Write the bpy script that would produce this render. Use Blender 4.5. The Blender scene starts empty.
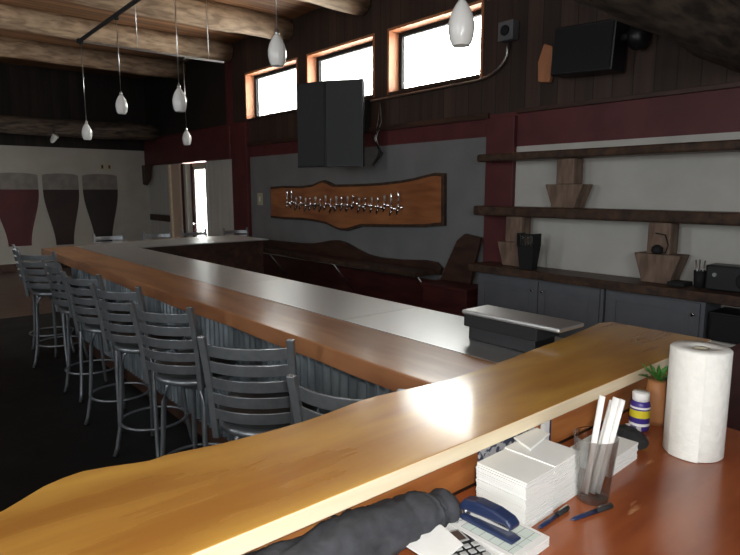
import bpy, bmesh, math, random
from mathutils import Vector, Matrix
random.seed(7)
S = bpy.context.scene
COL = S.collection
# ------------------------------------------------------------------ camera
F, VX, HY, CX, CY = 590.0, -130.0, 190.0, 370.0, 277.5
pt = math.atan2(CY - HY, F)
Zc = Vector((0, math.cos(pt), math.sin(pt)))
Yc = Vector((VX - CX, CY - HY, -F)).normalized()
Xc = Yc.cross(Zc)
cam_d = bpy.data.cameras.new('camera'); cam = bpy.data.objects.new('camera', cam_d); COL.objects.link(cam)
cam_d.lens = 36 * F / 740; cam_d.sensor_width = 36; cam_d.clip_start = 0.05; cam_d.clip_end = 200
CAMZ = 1.67
cam.matrix_world = Matrix(((Xc.x, Xc.y, Xc.z, 0), (Yc.x, Yc.y, Yc.z, 0), (Zc.x, Zc.y, Zc.z, CAMZ), (0, 0, 0, 1)))
S.camera = cam
# ------------------------------------------------------------------ world, lamps, exposure
S.view_settings.view_transform = 'Standard'; S.view_settings.look = 'None'
S.view_settings.gamma = 1; S.view_settings.use_curve_mapping = False
S.view_settings.exposure = 0.0
w = bpy.data.worlds.new('overcast sky'); S.world = w; w.use_nodes = True
bg = w.node_tree.nodes['Background']; bg.inputs[0].default_value = (1.0, 0.99, 0.96, 1); bg.inputs[1].default_value = 26.0
S.cycles.use_denoising = True
S.cycles.max_bounces = 8; S.cycles.diffuse_bounces = 5; S.cycles.sample_clamp_indirect = 6
def area(name, loc, direction, sx, sy, power, col=(1, 1, 1), portal=False):
    l = bpy.data.lights.new(name, 'AREA'); l.shape = 'RECTANGLE'; l.size = sx; l.size_y = sy
    l.energy = power; l.color = col
    o = bpy.data.objects.new(name, l); COL.objects.link(o); o.location = loc
    o.rotation_euler = Vector(direction).to_track_quat('-Z', 'Y').to_euler()
    if portal: l.cycles.is_portal = True
    return o
WINS = [(7.62, 9.22), (5.87, 7.38), (4.14, 5.62)]        # y ranges of the three clerestory windows
WZ0, WZ1 = 2.83, 3.60
DOORY = (10.87, 11.45)
DHOLE = 12.0
for a, b in WINS:
    area('window_portal', (5.27, (a + b) / 2, (WZ0 + WZ1) / 2), (-1, 0, 0), WZ1 - WZ0, b - a, 1, portal=True)
area('doorway_portal', (5.27, sum(DOORY) / 2, 1.1), (-1, 0, 0), 2.2, DOORY[1] - DOORY[0], 1, portal=True)
area('left_fill_light', (-4.8, 5.0, 2.2), (1, .0, -.35), 1.2, 4.0, 95, (0.93, 0.97, 1.0))  # added fill standing in for left windows, no opening modelled
area('left_near_fill_light', (-4.8, 0.5, 2.2), (1, 0.1, -.2), 1.4, 3.0, 110, (0.93, 0.97, 1.0))  # second added fill from the left, aimed towards the window wall
# added fill standing in for unseen rear windows, and the camera's own flash
area('rear_fill_light', (-0.6, -2.3, 2.2), (0.45, 1, -0.1), 2.6, 1.4, 80, (0.93, 0.97, 1.0))
fl = bpy.data.lights.new('camera_flash', 'AREA'); fl.shape = 'RECTANGLE'; fl.size = 0.05; fl.size_y = 0.03; fl.energy = 17.0; fl.color = (1, 0.97, 0.9)
flo = bpy.data.objects.new('camera_flash', fl); COL.objects.link(flo)
flo.matrix_world = cam.matrix_world @ Matrix.Translation((0.04, 0.05, 0.02))

# ------------------------------------------------------------------ materials
def mat(name, col, rough=0.6, metal=0.0, col2=None, scale=6, stretch=(1, 1, 1), bump=0.0, coat=0.0, spec=0.5, detail=4, contrast=(0.35, 0.65), trans=0.0, rough2=None, speck=None):
    m = bpy.data.materials.new(name); m.use_nodes = True
    nt = m.node_tree; N = nt.nodes; L = nt.links
    p = N['Principled BSDF']
    p.inputs['Base Color'].default_value = (*col, 1); p.inputs['Roughness'].default_value = rough
    p.inputs['Metallic'].default_value = metal; p.inputs['Coat Weight'].default_value = coat
    p.inputs['Coat Roughness'].default_value = 0.12
    p.inputs['Specular IOR Level'].default_value = spec
    p.inputs['Transmission Weight'].default_value = trans
    if col2 or bump or rough2 is not None:
        tc = N.new('ShaderNodeTexCoord'); mp = N.new('ShaderNodeMapping'); nz = N.new('ShaderNodeTexNoise')
        mp.inputs['Scale'].default_value = stretch
        nz.inputs['Scale'].default_value = scale; nz.inputs['Detail'].default_value = detail; nz.inputs['Distortion'].default_value = 0.3
        L.new(tc.outputs['Object'], mp.inputs['Vector']); L.new(mp.outputs[0], nz.inputs['Vector'])
        cr = N.new('ShaderNodeValToRGB'); L.new(nz.outputs['Fac'], cr.inputs[0])
        cr.color_ramp.elements[0].position = contrast[0]; cr.color_ramp.elements[1].position = contrast[1]
        if col2:
            cr.color_ramp.elements[0].color = (*col, 1); cr.color_ramp.elements[1].color = (*col2, 1)
            out = cr.outputs[0]
            if speck:
                n2 = N.new('ShaderNodeTexNoise'); n2.inputs['Scale'].default_value = speck[1]; n2.inputs['Detail'].default_value = 6
                mp2 = N.new('ShaderNodeMapping'); mp2.inputs['Scale'].default_value = speck[3]
                L.new(tc.outputs['Object'], mp2.inputs['Vector']); L.new(mp2.outputs[0], n2.inputs['Vector'])
                c2 = N.new('ShaderNodeValToRGB'); L.new(n2.outputs['Fac'], c2.inputs[0])
                c2.color_ramp.elements[0].position = speck[2]; c2.color_ramp.elements[1].position = speck[2] + 0.05
                mx = N.new('ShaderNodeMix'); mx.data_type = 'RGBA'
                L.new(c2.outputs[0], mx.inputs['Factor']); L.new(out, mx.inputs['A']); mx.inputs['B'].default_value = (*speck[0], 1)
                out = mx.outputs['Result']
            L.new(out, p.inputs['Base Color'])
        if rough2 is not None:
            mr = N.new('ShaderNodeMapRange'); mr.inputs['To Min'].default_value = rough; mr.inputs['To Max'].default_value = rough2
            mr.inputs['From Min'].default_value = 0.3; mr.inputs['From Max'].default_value = 0.7
            L.new(nz.outputs['Fac'], mr.inputs['Value']); L.new(mr.outputs[0], p.inputs['Roughness'])
        if bump:
            b = N.new('ShaderNodeBump'); b.inputs['Strength'].default_value = bump; b.inputs['Distance'].default_value = 0.01
            L.new(nz.outputs['Fac'], b.inputs['Height']); L.new(b.outputs[0], p.inputs['Normal'])
    return m
def boards(name, col, col2, width, axis, rough=0.6, gap=(0.01, 0.008, 0.006), along=0.25, coat=0):
    """planks: streaky grain with a dark joint every `width` along `axis` (0,1,2)"""
    m = mat(name, col, rough, col2=col2, scale=3.5, stretch=tuple((5 if i == axis else (along if i != axis else 1)) for i in range(3)), bump=0.15, coat=coat)
    nt = m.node_tree; N = nt.nodes; L = nt.links; p = N['Principled BSDF']
    src = p.inputs['Base Color'].links[0].from_socket
    tc = N.new('ShaderNodeTexCoord'); sp = N.new('ShaderNodeSeparateXYZ'); L.new(tc.outputs['Object'], sp.inputs[0])
    dv = N.new('ShaderNodeMath'); dv.operation = 'DIVIDE'; dv.inputs[1].default_value = width; L.new(sp.outputs[axis], dv.inputs[0])
    fr = N.new('ShaderNodeMath'); fr.operation = 'FRACT'; L.new(dv.outputs[0], fr.inputs[0])
    lt = N.new('ShaderNodeMath'); lt.operation = 'LESS_THAN'; lt.inputs[1].default_value = 0.05; L.new(fr.outputs[0], lt.inputs[0])
    fl_ = N.new('ShaderNodeMath'); fl_.operation = 'FLOOR'; L.new(dv.outputs[0], fl_.inputs[0])
    wn = N.new('ShaderNodeTexWhiteNoise'); wn.noise_dimensions = '1D'; L.new(fl_.outputs[0], wn.inputs['W'])
    hs = N.new('ShaderNodeHueSaturation'); L.new(src, hs.inputs['Color'])
    mr = N.new('ShaderNodeMapRange'); mr.inputs['To Min'].default_value = 0.65; mr.inputs['To Max'].default_value = 1.25
    L.new(wn.outputs['Value'], mr.inputs['Value']); L.new(mr.outputs[0], hs.inputs['Value'])
    mx = N.new('ShaderNodeMix'); mx.data_type = 'RGBA'; L.new(lt.outputs[0], mx.inputs['Factor']); L.new(hs.outputs[0], mx.inputs['A'])
    mx.inputs['B'].default_value = (*gap, 1); L.new(mx.outputs['Result'], p.inputs['Base Color'])
    return m
def glass(name, tint=(1, 1, 1), fac=0.08, rough=0.02, top=0.75):
    m = bpy.data.materials.new(name); m.use_nodes = True; nt = m.node_tree; N = nt.nodes; L = nt.links
    N.remove(N['Principled BSDF']); t = N.new('ShaderNodeBsdfTransparent'); t.inputs[0].default_value = (*tint, 1)
    g = N.new('ShaderNodeBsdfGlossy'); g.inputs['Roughness'].default_value = rough
    fr = N.new('ShaderNodeLayerWeight'); fr.inputs['Blend'].default_value = 0.25
    mr = N.new('ShaderNodeMapRange'); mr.inputs['To Min'].default_value = fac; mr.inputs['To Max'].default_value = top
    L.new(fr.outputs['Fresnel'], mr.inputs['Value'])
    mx = N.new('ShaderNodeMixShader'); L.new(mr.outputs[0], mx.inputs[0]); L.new(t.outputs[0], mx.inputs[1]); L.new(g.outputs[0], mx.inputs[2])
    L.new(mx.outputs[0], N['Material Output'].inputs[0]); return m
M = dict(
    ledge=mat('varnished maple slab', (0.40, 0.17, 0.032), 0.24, col2=(0.66, 0.36, 0.07), scale=2.0, stretch=(0.8, 4.0, 1), coat=0.6, bump=0.06, detail=8, rough2=0.36),
    sapwood=mat('pale sawn edge', (0.80, 0.66, 0.45), 0.45, col2=(0.88, 0.77, 0.56), scale=5, stretch=(0.5, 5, 6)),
    bark=mat('barky live edge', (0.03, 0.016, 0.010), 0.7, col2=(0.085, 0.042, 0.022), scale=14, bump=0.5),
    rail=mat('varnished rail wood', (0.36, 0.16, 0.065), 0.30, col2=(0.58, 0.30, 0.14), scale=2.0, stretch=(4.5, 0.7, 3), coat=0.4, detail=7),
    raildark=mat('rail front edge wood', (0.24, 0.095, 0.042), 0.32, col2=(0.38, 0.17, 0.075), scale=2.0, stretch=(4.5, 0.7, 3), coat=0.3),
    steel=mat('brushed steel sheet', (0.64, 0.65, 0.65), 0.34, 0.85),
    corr=mat('galvanized corrugated iron', (0.20, 0.23, 0.25), 0.4, 0.85, col2=(0.36, 0.41, 0.44), scale=9, stretch=(1, 1, 0.4)),
    darkwood=mat('dark stained wood', (0.03, 0.014, 0.009), 0.5, col2=(0.07, 0.03, 0.018), scale=4, stretch=(3, 0.6, 3)),
    black=mat('black plastic', (0.012, 0.012, 0.014), 0.4),
    matt=mat('matt black', (0.01, 0.01, 0.011), 0.8),
    screen=mat('dark screen', (0.025, 0.028, 0.03), 0.6),
    red=mat('dark red paint', (0.085, 0.016, 0.018), 0.55, col2=(0.12, 0.025, 0.026), scale=3),
    maroon=mat('maroon stained board', (0.05, 0.010, 0.010), 0.5, col2=(0.085, 0.018, 0.015), scale=3, stretch=(1, 1, 4)),
    grey=mat('grey painted wall', (0.175, 0.18, 0.185), 0.7, col2=(0.205, 0.21, 0.215), scale=2),
    plaster=mat('off white plaster', (0.50, 0.49, 0.45), 0.85, col2=(0.56, 0.55, 0.51), scale=3, bump=0.1),
    farwhite=mat('cream painted far wall', (0.44, 0.42, 0.37), 0.85, col2=(0.50, 0.48, 0.43), scale=2),
    plank=boards('dark wall planks', (0.042, 0.024, 0.018), (0.062, 0.035, 0.025), 0.18, 1, rough=0.7),
    farplank=boards('near black wall planks', (0.012, 0.008, 0.006), (0.022, 0.014, 0.010), 0.18, 0, rough=0.8),  # plank colour set much darker than the other wall planks
    ceil=boards('ceiling boards', (0.21, 0.095, 0.042), (0.36, 0.18, 0.08), 0.14, 1, rough=0.6),
    log=mat('peeled log', (0.22, 0.14, 0.085), 0.7, col2=(0.48, 0.34, 0.22), scale=5, stretch=(0.8, 3, 3), bump=0.6, detail=8),
    oldlog=mat('dark weathered log', (0.03, 0.02, 0.014), 0.85, col2=(0.12, 0.085, 0.06), scale=5, stretch=(0.8, 4, 4), bump=1.0, detail=8),
    reveal=mat('orange pine lining', (0.44, 0.17, 0.075), 0.5, col2=(0.54, 0.23, 0.11), scale=4, stretch=(1, 3, 0.5)),
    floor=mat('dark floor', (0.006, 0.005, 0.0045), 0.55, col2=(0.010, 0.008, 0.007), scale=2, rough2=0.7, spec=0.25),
    tan=mat('brown floor zone', (0.07, 0.04, 0.03), 0.4, col2=(0.11, 0.065, 0.045), scale=2, stretch=(1, 5, 1)),
    pewter=mat('pewter powder coated steel', (0.22, 0.235, 0.25), 0.38, 0.75, col2=(0.27, 0.285, 0.30), scale=20),
    vinyl=mat('black vinyl', (0.02, 0.02, 0.02), 0.42, col2=(0.03, 0.03, 0.03), scale=12, bump=0.1),
    opal=mat('white opal glass', (0.78, 0.78, 0.76), 0.25, coat=0.3),
    nickel=mat('satin nickel', (0.55, 0.55, 0.55), 0.3, 1.0),
    chrome=mat('chrome', (0.85, 0.85, 0.87), 0.08, 1.0),
    cab=mat('blue grey cabinet paint', (0.12, 0.125, 0.14), 0.5, col2=(0.14, 0.146, 0.16), scale=5),
    sign=mat('orange brown slab', (0.26, 0.085, 0.03), 0.4, col2=(0.44, 0.17, 0.06), scale=2.5, stretch=(3, 0.6, 4), coat=0.2, detail=7),
    block=mat('weathered hewn block', (0.14, 0.09, 0.065), 0.8, col2=(0.25, 0.17, 0.125), scale=6, stretch=(3, 3, 0.8), bump=0.5),
    shelf=mat('dark shelf log', (0.035, 0.018, 0.012), 0.45, col2=(0.12, 0.055, 0.03), scale=3, stretch=(5, 0.5, 5), bump=0.3),
    counter=mat('scratched red brown wood', (0.23, 0.055, 0.018), 0.24, col2=(0.37, 0.105, 0.035), scale=2.2, stretch=(0.8, 4, 1), coat=0.4, detail=7, speck=((0.55, 0.28, 0.13), 7, 0.66, (0.5, 2.2, 1))),
    fascia=mat('orange brown plywood', (0.36, 0.12, 0.035), 0.35, col2=(0.60, 0.25, 0.08), scale=3, stretch=(0.7, 3, 7), coat=0.3, detail=7),
    paper=mat('white paper', (0.80, 0.80, 0.79), 0.85, bump=0.05, scale=30, col2=(0.84, 0.84, 0.83)),
    napkin=mat('paper napkin', (0.82, 0.82, 0.80), 0.9, col2=(0.77, 0.78, 0.77), scale=5, stretch=(1, 1, 60), bump=0.1, contrast=(0.4, 0.75)),
    towel=mat('quilted paper towel', (0.84, 0.84, 0.80), 0.95, col2=(0.80, 0.80, 0.76), scale=55, bump=0.35),
    card=mat('cardboard core', (0.42, 0.38, 0.28), 0.9),
    navy=mat('navy plastic', (0.018, 0.03, 0.085), 0.3, coat=0.3),
    cloth=mat('charcoal cloth', (0.035, 0.037, 0.045), 0.95, col2=(0.055, 0.058, 0.068), scale=25, bump=0.4),
    blackcloth=mat('black cloth', (0.008, 0.008, 0.009), 0.95, col2=(0.016, 0.016, 0.017), scale=25, bump=0.5),
    key=mat('grey keys', (0.45, 0.46, 0.46), 0.5),
    lcd=mat('brown display', (0.09, 0.06, 0.05), 0.2),
    ink=mat('grey print', (0.28, 0.30, 0.30), 0.8),
    tint=mat('pale green print', (0.66, 0.74, 0.70), 0.8),
    purple=mat('purple label', (0.05, 0.03, 0.22), 0.35),
    yellow=mat('yellow label', (0.65, 0.55, 0.03), 0.4),
    white=mat('white plastic', (0.80, 0.80, 0.80), 0.4),
    terracotta=mat('orange brown pot', (0.36, 0.15, 0.055), 0.6, col2=(0.45, 0.20, 0.08), scale=8),
    leaf=mat('green leaves', (0.04, 0.16, 0.03), 0.5, col2=(0.09, 0.27, 0.05), scale=20),
    cream=mat('cream plastic', (0.50, 0.46, 0.30), 0.5),
    beerred=mat('painted dark red beer', (0.095, 0.008, 0.010), 0.6, col2=(0.06, 0.006, 0.008), scale=1.5),
    beerbrown=mat('painted brown beer', (0.022, 0.007, 0.007), 0.6, col2=(0.035, 0.010, 0.010), scale=1.5),
    beerblack=mat('painted black beer', (0.014, 0.009, 0.010), 0.6, col2=(0.022, 0.014, 0.014), scale=1.5),
    foam=mat('painted grey foam', (0.20, 0.185, 0.17), 0.7, col2=(0.26, 0.24, 0.22), scale=6),
    beige=mat('beige door paint', (0.66, 0.52, 0.40), 0.6),
    palepanel=mat('pale panel', (0.52, 0.51, 0.47), 0.6, col2=(0.60, 0.59, 0.54), scale=2, stretch=(1, 5, .5)),
    glass=glass('window glass', (0.97, 0.98, 0.97), 0.04),
    drink=glass('drinking glass', (0.985, 0.99, 0.985), 0.06, 0.03, 0.6),
    blueprint=mat('blue grey printed card', (0.55, 0.57, 0.62), 0.6, col2=(0.06, 0.08, 0.14), scale=45, contrast=(0.48, 0.52)),
)
# ------------------------------------------------------------------ mesh helpers
class MB:
    def __init__(s): s.bm = bmesh.new(); s.mats = []
    def mi(s, m):
        if m not in s.mats: s.mats.append(m)
        return s.mats.index(m)
    def _v(s, co, T=None):
        co = Vector(co); return s.bm.verts.new(T @ co if T else co)
    def face(s, vs, m, smooth=False):
        try: f = s.bm.faces.new(vs)
        except ValueError: return
        f.material_index = s.mi(m); f.smooth = smooth; return f
    def box(s, x0, x1, y0, y1, z0, z1, m, T=None):
        v = [s._v((x, y, z), T) for x in (x0, x1) for y in (y0, y1) for z in (z0, z1)]
        for q in ((0, 1, 3, 2), (4, 6, 7, 5), (0, 4, 5, 1), (2, 3, 7, 6), (0, 2, 6, 4), (1, 5, 7, 3)):
            s.face([v[i] for i in q], m)
        return s
    def prism(s, pts, z0, z1, m, side=None, T=None, sides=None, taper=0.0, top_smooth=False):
        """pts 2-D outline ccw; extruded in z. sides: per-edge material. taper shrinks the bottom"""
        n = len(pts); c = (sum(p[0] for p in pts) / n, sum(p[1] for p in pts) / n)
        lo = []
        for i, p in enumerate(pts):
            if taper and sides is not None and sides[i] is M['bark']:
                a = pts[i - 1]; b = pts[(i + 1) % n]; nn = Vector((b[1] - a[1], -(b[0] - a[0]))).normalized()
                lo.append((p[0] - nn.x * taper, p[1] - nn.y * taper))
            else: lo.append(p)
        a = [s._v((p[0], p[1], z0), T) for p in lo]; b = [s._v((p[0], p[1], z1), T) for p in pts]
        s.face(b, m); s.face(a[::-1], m)
        for i in range(n):
            j = (i + 1) % n
            s.face([a[i], a[j], b[j], b[i]], (sides[i] if sides else (side or m)))
        return s
    def rings(s, rings, m, smooth=True, cap0=True, cap1=True, closed=True):
        R = [[s._v(p) for p in r] for r in rings]
        n = len(R[0])
        for A, B in zip(R, R[1:]):
            for i in range(n if closed else n - 1):
                j = (i + 1) % n; s.face([A[i], A[j], B[j], B[i]], m, smooth)
        if cap0: s.face(R[0][::-1], m)
        if cap1: s.face(R[-1], m)
        return s
    def lathe(s, prof, m, c=(0, 0, 0), seg=24, cap0=True, cap1=True, ax=None, smooth=True):
        """prof: list of (r, h); axis vector ax (default z)"""
        q = Vector((0, 0, 1)).rotation_difference(Vector(ax)) if ax is not None else None
        rr = []
        for r, h in prof:
            ring = []
            for i in range(seg):
                t = 2 * math.pi * i / seg; p = Vector((max(r, 1e-4) * math.cos(t), max(r, 1e-4) * math.sin(t), h))
                if q: p = q @ p
                ring.append(p + Vector(c))
            rr.append(ring)
        return s.rings(rr, m, smooth, cap0, cap1)
    def tube(s, pts, r, m, seg=8, closed=False, flat=None):
        """sweep a circle (or ellipse flat=(ra,rb)) along points"""
        pts = [Vector(p) for p in pts]; n = len(pts); rr = []
        up = Vector((0, 0, 1))
        for i, p in enumerate(pts):
            if closed: d = (pts[(i + 1) % n] - pts[i - 1])
            else: d = pts[min(i + 1, n - 1)] - pts[max(i - 1, 0)]
            d.normalize()
            u = up if abs(d.dot(up)) < 0.95 else Vector((1, 0, 0))
            a = d.cross(u).normalized(); b = a.cross(d).normalized()
            ri = r[i] if isinstance(r, (list, tuple)) else r
            ra, rb = (flat if flat else (ri, ri))
            rr.append([p + a * ra * math.cos(2 * math.pi * k / seg) + b * rb * math.sin(2 * math.pi * k / seg) for k in range(seg)])
        if closed: rr.append(rr[0]); return s.rings(rr, m, True, False, False)
        return s.rings(rr, m, True)
    def build(s, name, parent=None, bevel=0.0, bseg=2, loc=None, subd=0):
        bmesh.ops.recalc_face_normals(s.bm, faces=s.bm.faces)
        me = bpy.data.meshes.new(name); s.bm.to_mesh(me); s.bm.free()
        for m in s.mats: me.materials.append(m)
        o = bpy.data.objects.new(name, me); COL.objects.link(o)
        if parent: o.parent = parent
        if loc: o.location = loc
        if bevel:
            b = o.modifiers.new('bevel', 'BEVEL'); b.width = bevel; b.segments = bseg; b.limit_method = 'ANGLE'; b.angle_limit = math.radians(40)
        if subd:
            d = o.modifiers.new('subdivision', 'SUBSURF'); d.levels = d.render_levels = subd
        return o
def tag(o, label, cat, group=None, kind=None):
    o['label'] = label; o['category'] = cat
    if group: o['group'] = group
    if kind: o['kind'] = kind
    return o
def thing(name, loc, label, cat, group=None, rz=0):
    o = bpy.data.objects.new(name, None); COL.objects.link(o); o.location = loc; o.rotation_euler.z = rz
    o.empty_display_size = 0.05
    return tag(o, label, cat, group)
def struct(o, label=None, cat='wall'):
    o['kind'] = 'structure'
    if label: o['label'] = label; o['category'] = cat
    return o
def dup(root, loc, rz, label, group=None):
    kids = list(root.children)
    r = root.copy(); COL.objects.link(r); r.location = loc; r.rotation_euler = (0, 0, rz); r['label'] = label
    if group: r['group'] = group
    for ch in kids:
        c = ch.copy(); COL.objects.link(c); c.parent = r
        for g in ch.children:
            d = g.copy(); COL.objects.link(d); d.parent = c
    return r
def T(loc, rz=0, rx=0, ry=0):
    return Matrix.Translation(loc) @ Matrix.Rotation(rz, 4, 'Z') @ Matrix.Rotation(ry, 4, 'Y') @ Matrix.Rotation(rx, 4, 'X')
def wob(x, s=1.0, ph=0.0): return math.sin(x * 5.1 * s + ph) * 0.5 + math.sin(x * 11.7 * s + 1.3 + ph) * 0.3 + math.sin(x * 23 * s + 2.1 + ph) * 0.2

# ------------------------------------------------------------------ room shell
WX = 5.0                                              # inner face of the window wall
XL, YB, YF, ZC = -5.0, -2.6, 14.0, 4.16
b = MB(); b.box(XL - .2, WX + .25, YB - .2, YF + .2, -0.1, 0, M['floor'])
b.box(XL, WX, 8.9, YF, 0, 0.004, M['tan'])  # lighter, browner zone over the far end of the floor
struct(b.build('floor'), 'near black floor turning brown at the far end', 'floor')
struct(MB().box(XL - .2, WX + .25, YB - .2, YF + .2, ZC, ZC + .1, M['ceil']).build('ceiling'), 'orange brown board ceiling above the logs', 'ceiling')
# window wall: grid of blocks, each with the finish the photo shows there
ycuts = sorted({YB, 3.68, 4.03, 9.14, 9.70, 9.95, YF, DOORY[0], DHOLE, *[v for ab in WINS for v in ab]})
b = MB()
for ya, yb in zip(ycuts, ycuts[1:]):
    ym = (ya + yb) / 2
    zc = [0, 0.62, 2.10, 2.22, 2.44, WZ0, WZ1, ZC]
    for za, zb in zip(zc, zc[1:]):
        zm = (za + zb) / 2
        if za >= WZ0 - 1e-6 and zb <= WZ1 + 1e-6 and any(a < ym < c for a, c in WINS): continue
        if zb <= 2.23 and DOORY[0] < ym < DHOLE: continue
        if ym < 3.68: m = 'plaster' if zm < 2.10 else ('red' if zm < 2.44 else 'plank')
        elif ym < 4.03: m = 'red' if zm < 2.44 else 'plank'
        elif ym < 9.14: m = 'maroon' if zm < 0.62 else ('grey' if zm < 2.22 else ('red' if zm < 2.44 else 'plank'))
        elif ym < 9.70: m = 'red' if zm < 2.83 else 'plank'
        elif ym < 9.95: m = 'palepanel' if zm < 2.22 else 'red'
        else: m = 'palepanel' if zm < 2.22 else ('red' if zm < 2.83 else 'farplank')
        b.box(WX, WX + .25, ya, yb, za, zb, M[m])
struct(b.build('wall_right'), 'window wall with dark plank top, red band and grey and white panels', 'wall')
struct(MB().box(XL - .2, WX, YF, YF + .2, 0, 2.56, M['farwhite']).box(XL - .2, WX, YF, YF + .2, 2.56, ZC, M['farplank']).build('wall_far'), 'cream far wall under near black planks', 'wall')
# wall behind the camera and left wall, both without openings
struct(MB().box(XL - .2, WX + .25, YB - .2, YB, 0, ZC, M['plank']).build('wall_back'), 'dark plank wall behind the photographer', 'wall')
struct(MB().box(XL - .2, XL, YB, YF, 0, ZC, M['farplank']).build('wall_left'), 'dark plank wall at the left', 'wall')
struct(MB().box(XL, WX - .01, YF - .05, YF, 0, 0.16, M['darkwood']).build('baseboard_far'), 'dark board along the foot of the far wall', 'baseboard')
# proud posts and bands of the window wall
struct(MB().box(WX - .05, WX, 3.68, 4.03, 0, 2.4, M['red']).build('trim_1', bevel=.006), 'dark red post between white and grey wall panels', 'trim')
struct(MB().box(WX - .06, WX, 9.16, 9.70, 0, 2.8, M['red']).build('trim_2', bevel=.006), 'dark red post at the far end of the grey panel', 'trim')
struct(MB().box(WX - .035, WX, 4.03, 9.16, 2.40, 2.46, M['darkwood']).box(WX - .035, WX, YB + .01, 3.68, 2.42, 2.46, M['darkwood']).build('trim_3', bevel=.004), 'thin dark ledge along the top of the red band', 'trim')
struct(MB().box(WX - .09, WX, 9.70, 13.95, 2.22, 2.78, M['red']).build('trim_4', bevel=.01), 'dark red header over the far doorway', 'trim')
# the three clerestory windows
wl = ['far clerestory window beside the red post', 'middle clerestory window partly behind the hanging screens', 'near clerestory window, widest and brightest']
for k, (a, c) in enumerate(WINS):
    f = MB()
    t = .03
    for y0, y1, z0, z1 in ((a, a + t, WZ0, WZ1), (c - t, c, WZ0, WZ1), (a + t, c - t, WZ1 - t, WZ1)):
        f.box(WX - .012, WX + .2, y0, y1, z0, z1, M['reveal'])
    f.box(WX - .03, WX + .2, a + t, c - t, WZ0, WZ0 + .02, M['darkwood'])
    win = f.build('window_%d' % (k + 1)); struct(win, wl[k], 'window')
    g = MB(); s_ = .055
    a2, c2, z2, z3 = a + t, c - t, WZ0 + .02, WZ1 - t
    for y0, y1, z0, z1 in ((a2, a2 + s_, z2, z3), (c2 - s_, c2, z2, z3), (a2 + s_, c2 - s_, z3 - s_, z3), (a2 + s_, c2 - s_, z2, z2 + s_)):
        g.box(WX + .15, WX + .2, y0, y1, z0, z1, M['matt'])
    g.build('window_frame', win)
    MB().box(WX + .17, WX + .178, a2 + s_, c2 - s_, z2 + s_, z3 - s_, M['glass']).build('pane', win)
# far doorway
f = MB()
f.box(WX - .03, WX + .01, DOORY[0] - .06, DOORY[0], 0, 2.2, M['palepanel']).box(WX - .03, WX + .02, DOORY[1], DOORY[1] + .10, 0, 2.2, M['maroon']).box(WX, WX + .03, DOORY[1] + .10, DHOLE, 0, 2.2, M['palepanel'])
f.box(WX - .03, WX + .02, DOORY[0], DOORY[1], 2.13, 2.2, M['beige'])
d = struct(f.build('door_1'), 'bright glazed door beyond the far arm of the bar', 'door')
g = MB()
for y0, y1, z0, z1 in ((DOORY[0], DOORY[0] + .02, 0, 2.13), (DOORY[1] - .04, DOORY[1], 0, 2.13), (DOORY[0] + .04, DOORY[1] - .04, 2.07, 2.13), (DOORY[0] + .04, DOORY[1] - .04, 0, .2)):
    g.box(WX - .005, WX + .018, y0, y1, z0, z1, M['palepanel'])
g.build('door_frame', d)
MB().box(WX + .004, WX + .010, DOORY[0] + .04, DOORY[1] - .04, .2, 2.07, M['glass']).build('pane', d)
MB().lathe([(.012, 0), (.012, .05), (.03, .06), (.03, .08), (.01, .085)], M['nickel'], (WX - .006, DOORY[1] - .02, 1.0), 12, ax=(-1, 0, 0)).build('door_handle', d)
struct(MB().box(WX - .10, WX, 11.62, 11.74, 0, 2.2, M['farwhite']).build('trim_5', bevel=.005), 'pale door jamb beside the bright door', 'trim')
struct(MB().box(WX - .06, WX, 11.80, 11.96, 0, 2.2, M['maroon']).build('trim_6', bevel=.005), 'reddish jamb next to the pale jamb', 'trim')
struct(MB().box(WX - .07, WX, 12.02, 12.52, 0, 2.2, M['beige']).box(WX - .11, WX - .07, 12.44, 12.52, 0, 2.2, M['sapwood']).build('door_2', bevel=.004), 'closed beige door leaf with a bright edge', 'door')
struct(MB().box(WX - .05, WX, 12.64, 13.9, .98, 1.12, M['darkwood']).build('trim_7', bevel=.004), 'dark rail on the pale panel in the far corner', 'trim')
# corner bracket under the red header
tag(MB().prism([(0, 0), (.0, -.42), (.07, -.45), (.16, -.30), (.2, 0)], 0, .14, M['darkwood'], T=Matrix.Translation((WX - .24, 13.72, 2.22)) @ Matrix.Rotation(math.pi / 2, 4, 'X')).build('corner_bracket', bevel=.01), 'dark wooden bracket under the red header by the far corner', 'bracket')

# ------------------------------------------------------------------ ceiling logs
def log(name, x0, x1, y, z, r, m, label, dy=0.0, seed=0, n=26, dz=0.0):
    b = MB(); rr = []
    for i in range(n + 1):
        t = i / n; x = x0 + (x1 - x0) * t; ring = []
        cy = y + dy * t + .03 * wob(x * .5, 1, seed); cz = z + dz * t + .02 * wob(x * .4, 1, seed + 2)
        for k in range(18):
            a = 2 * math.pi * k / 18; rad = r * (1 + .05 * wob(x * .8 + k * .35, 1, seed + k) + .04 * math.sin(x * 1.3 + seed))
            ring.append((x, cy + rad * math.cos(a), cz + rad * math.sin(a)))
        rr.append(ring)
    b.rings(rr, m); return struct(b.build(name), label, 'ceiling beam')
for y, sd, lab in ((11.75, 1, 'peeled ceiling log nearest the far wall, mostly in the dark'), (9.75, 2, 'peeled ceiling log over the far arm of the bar'), (7.85, 3, 'peeled ceiling log between far and middle window'),
                   (6.1, 4, 'peeled ceiling log between middle and near window'), (4.3, 5, 'peeled ceiling log over the middle of the long bar'), (2.7, 6, 'peeled ceiling log just before the dark log')):
    log('ceiling_log', XL + .02, WX - .02, y, 4.02, .17, M['log'], lab, seed=sd)
log('ceiling_log', XL + .02, WX - .02, 13.2, 2.90, .17, M['oldlog'], 'dark log high across the far wall', seed=9)
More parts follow.
